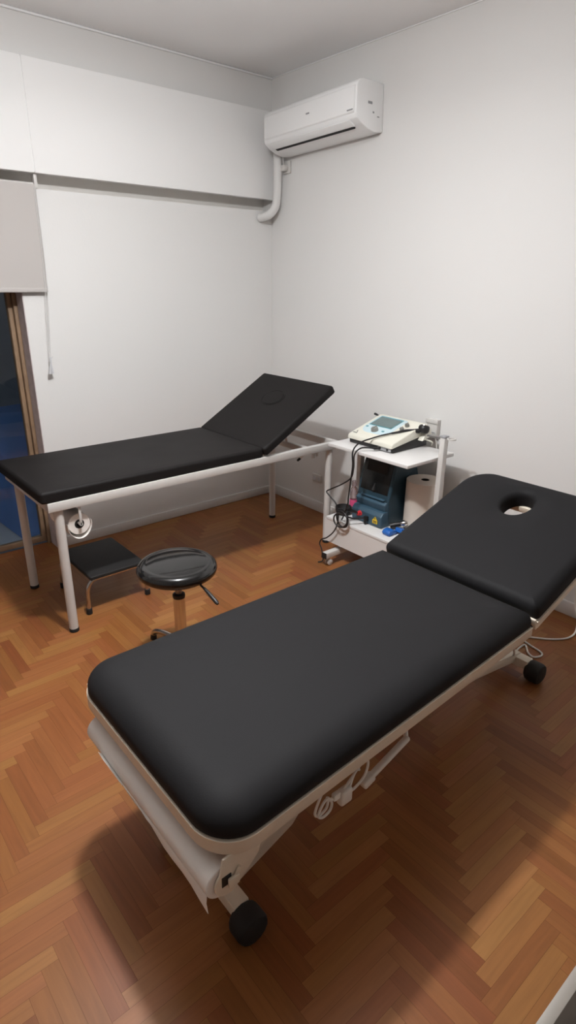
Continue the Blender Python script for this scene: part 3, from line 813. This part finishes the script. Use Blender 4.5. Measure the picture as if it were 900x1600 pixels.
slope_quad(-.3610, .452, -.3150, .655, TY0+.010, TY1-.010, .000).build('front_panel', M['dark_panel'], td, org)
slope_quad(-.3370, .560, -.3180, .644, TY0+.040, TY1-.035, .0035).build('display', M['rubber'], td, org)
m = MB(); m.tube([(-.368, -1.365, .462), (-.356, -1.365, .50)], [.012, .004], 12); m.build('latch', M['rubber'], td, org)
slope_quad(-.382, .4205, -.345, .432, TY0+.02, TY1-.03, .001, .003).build('label_strip', M['teal_light'], td, org)
m = MB(); m.lathe([(.002, -.434), (.011, -.433), (.0125, -.427), (.0125, -.418), (.016, -.415), (.016, -.410)], (0, -1.318, .324), 'x', 22); m.build('red_knob', M['red'], td, org)
m = MB(); m.box(-.430, -.412, -1.384, -1.358, .292, .322, bev=.003); m.box(-.434, -.424, -1.378, -1.366, .276, .30, bev=.002)
m.build('connector', M['black_plastic'], td, org)
m = MB(); m.box(-.4185, -.4125, -1.450, -1.416, .296, .317); wl = m.build('warning_label', M['yellow'], td, org)
m = MB(); m.prism([(-1.447, .317), (-1.419, .317), (-1.433, .337)], -.4165, -.4135, T=Matrix(((0, 1, 0, 0), (1, 0, 0, 0), (0, 0, 1, 0), (0, 0, 0, 1)))); m.build('warning_triangle', M['yellow'], wl, org)
m = MB(); m.box(-.4192, -.418, -1.445, -1.421, .301, .304); m.box(-.4192, -.418, -1.445, -1.421, .308, .312); m.box(-.4180, -.4160, -1.4345, -1.4315, .321, .331); m.build('warning_print', M['rubber'], wl, org)

# ------------------------------------------------------------------ other things on the lower shelf
rl = empty('paper_roll', (-.205, -1.588, .272), 'thick upright paper roll on the trolley lower shelf beside the blue green device', 'paper roll')
m = MB(); hollow(m, (-.205, -1.588, 0), .022, .100, .274, .548, 'z', 48); m.build('paper', M['paper_grey'], rl, rl.location)
m = MB(); hollow(m, (-.205, -1.588, 0), .0195, .0225, .274, .549, 'z', 24); m.build('core', M['rubber'], rl, rl.location)
bt = empty('spray_bottle', (-.335, -1.190, .272), 'small clear bottle with pink liquid on the lower shelf of the trolley', 'bottle')
bx, by = -.335, -1.190
m = MB(); m.lathe([(.002, .2735), (.020, .2735), (.0235, .278), (.0235, .40), (.021, .415), (.012, .430), (.011, .436)], (bx, by, 0), 'z', 24); m.build('bottle_body', M['pink_bottle'], bt, bt.location)
m = MB(); m.lathe([(.0238, .31), (.0242, .312), (.0242, .352), (.0238, .354)], (bx, by, 0), 'z', 24, cap=False); m.build('pink_band', M['pink_liquid'], bt, bt.location)
m = MB(); m.lathe([(.012, .434), (.015, .436), (.015, .462), (.010, .468), (.002, .468)], (bx, by, 0), 'z', 20); m.build('bottle_cap', M['pink_bottle'], bt, bt.location)
bo = MB(); bo.lathe([(.03, .274), (.040, .276), (.046, .296), (.048, .318), (.045, .320), (.040, .298), (.03, .285), (.002, .284)], (-.405, -1.178, 0), 'z', 36)
o = bo.build('bowl', M['rubber'], None, (-.405, -1.178, .272)); o.location = (-.405, -1.178, .272); tag(o, 'black round bowl at the back of the trolley lower shelf near the pink bottle', 'bowl')
cl = empty('electrode_clamp', (-.42, -1.53, .272), 'blue plastic clamp lying at the front of the trolley lower shelf', 'clamp')
m = MB(); m.prism([(-.455, .275), (-.395, .275), (-.390, .290), (-.42, .306), (-.45, .304), (-.462, .290)], -1.575, -1.525, bev=.004); m.build('jaw', M['blue'], cl, cl.location)
m = MB(); m.prism([(-.392, .284), (-.34, .276), (-.335, .290), (-.385, .308)], -1.60, -1.555, bev=.004); m.build('grip', M['blue'], cl, cl.location)
pb = empty('metal_probe', (-.38, -1.505, .272), 'dark probe with a silver head beside the blue clamp on the lower shelf', 'probe')
m = MB(); m.tube([(-.365, -1.500, .290), (-.345, -1.520, .298), (-.325, -1.545, .306)], [.015, .017, .013], 14); m.build('probe_body', M['black_plastic'], pb, pb.location)
m = MB(); m.tube([(-.326, -1.544, .306), (-.315, -1.558, .311), (-.305, -1.572, .315)], [.013, .018, .011], 16); m.build('probe_head', M['chrome'], pb, pb.location)
m = MB(); m.tube(spline([(-.06, -1.52, .75), (-.06, -1.545, .66), (-.05, -1.56, .585), (-.03, -1.57, .50), (-.02, -1.58, .40)]), .003, 6)
o = m.build('power_cord', M['cord_white'], None, (-.05, -1.55, .4)); o.location = (-.05, -1.55, .4); tag(o, 'thin white cord hanging down the wall behind the upright paper roll', 'cord')

# ------------------------------------------------------------------ open box at the lower right corner
sb = empty('storage_crate', (-1.8, -3.45, 0), 'open shade-darkened board crate cut off by the lower right corner of the photo', 'crate')
org = sb.location
bx0, bx1, by0, by1, bh = -2.15, -1.45, -3.52, -3.2625, .45
m = MB(); m.box(bx0, bx1, by1-.019, by1, .0, bh, bev=.0015); m.build('side_panel', M['shaded_board'], sb, org)
m = MB(); m.box(bx0, bx1, by0, by0+.018, .0, bh, bev=.0015); m.build('side_panel', M['shaded_board'], sb, org)
m = MB(); m.box(bx0, bx0+.018, by0+.018, by1-.019, .0, bh, bev=.0015); m.build('end_panel', M['shaded_board'], sb, org)
m = MB(); m.box(bx1-.018, bx1, by0+.018, by1-.019, .0, bh, bev=.0015); m.build('end_panel', M['shaded_board'], sb, org)
m = MB(); m.box(bx0+.018, bx1-.018, by0+.018, by1-.019, .01, .028); m.build('bottom_panel', M['shaded_board'], sb, org)

# ------------------------------------------------------------------ lights
def light(kind, name, loc, energy, col, **kw):
    d_ = bpy.data.lights.new(name, kind); d_.energy = energy; d_.color = col
    for k, v in kw.items(): setattr(d_, k, v)
    o_ = bpy.data.objects.new(name, d_); o_.location = loc; COL.objects.link(o_); return o_
LAMP = (-1.84, -1.78, 2.42)
light('AREA', 'ceiling_lamp', LAMP, 29, (.985, .992, 1), shape='DISK', size=.13)
light('POINT', 'ceiling_lamp_glow', (LAMP[0], LAMP[1], LAMP[2]+.02), 37, (.985, .992, 1), shadow_soft_size=.065)

up_ = light('SPOT', 'ceiling_lamp_uplight', (LAMP[0], LAMP[1], LAMP[2]+.03), 62, (.985, .992, 1), spot_size=R(164), spot_blend=.15, shadow_soft_size=.065)
up_.rotation_euler = (math.pi, 0, 0)

w = bpy.data.worlds.new('night'); C.world = w; w.use_nodes = True
bg = w.node_tree.nodes['Background']; bg.inputs['Color'].default_value = (.14, .165, .20, 1); bg.inputs['Strength'].default_value = .7

# ------------------------------------------------------------------ camera
f_px, pitch, roll, yaw = 930.99975, .371501653, .0115001932, .865802873
cd = bpy.data.cameras.new('camera'); cam = bpy.data.objects.new('camera', cd); COL.objects.link(cam)
fw = Vector((math.cos(yaw)*math.cos(pitch), math.sin(yaw)*math.cos(pitch), -math.sin(pitch)))
rt = Vector((math.sin(yaw), -math.cos(yaw), 0)); up = rt.cross(fw)
r2 = math.cos(roll)*rt+math.sin(roll)*up; u2 = -math.sin(roll)*rt+math.cos(roll)*up
Mx = Matrix((r2, u2, -fw)).transposed().to_4x4(); Mx.translation = (-2.76509137, -3.45051845, 1.55)
cam.matrix_world = Mx
cd.sensor_fit = 'VERTICAL'; cd.sensor_height = 36; cd.sensor_width = 36; cd.lens = 36*f_px/1600; cd.clip_start = .02
C.camera = cam

C.view_settings.view_transform = 'Standard'; C.view_settings.look = 'None'
C.view_settings.gamma = 1; C.view_settings.exposure = 0; C.view_settings.use_curve_mapping = False
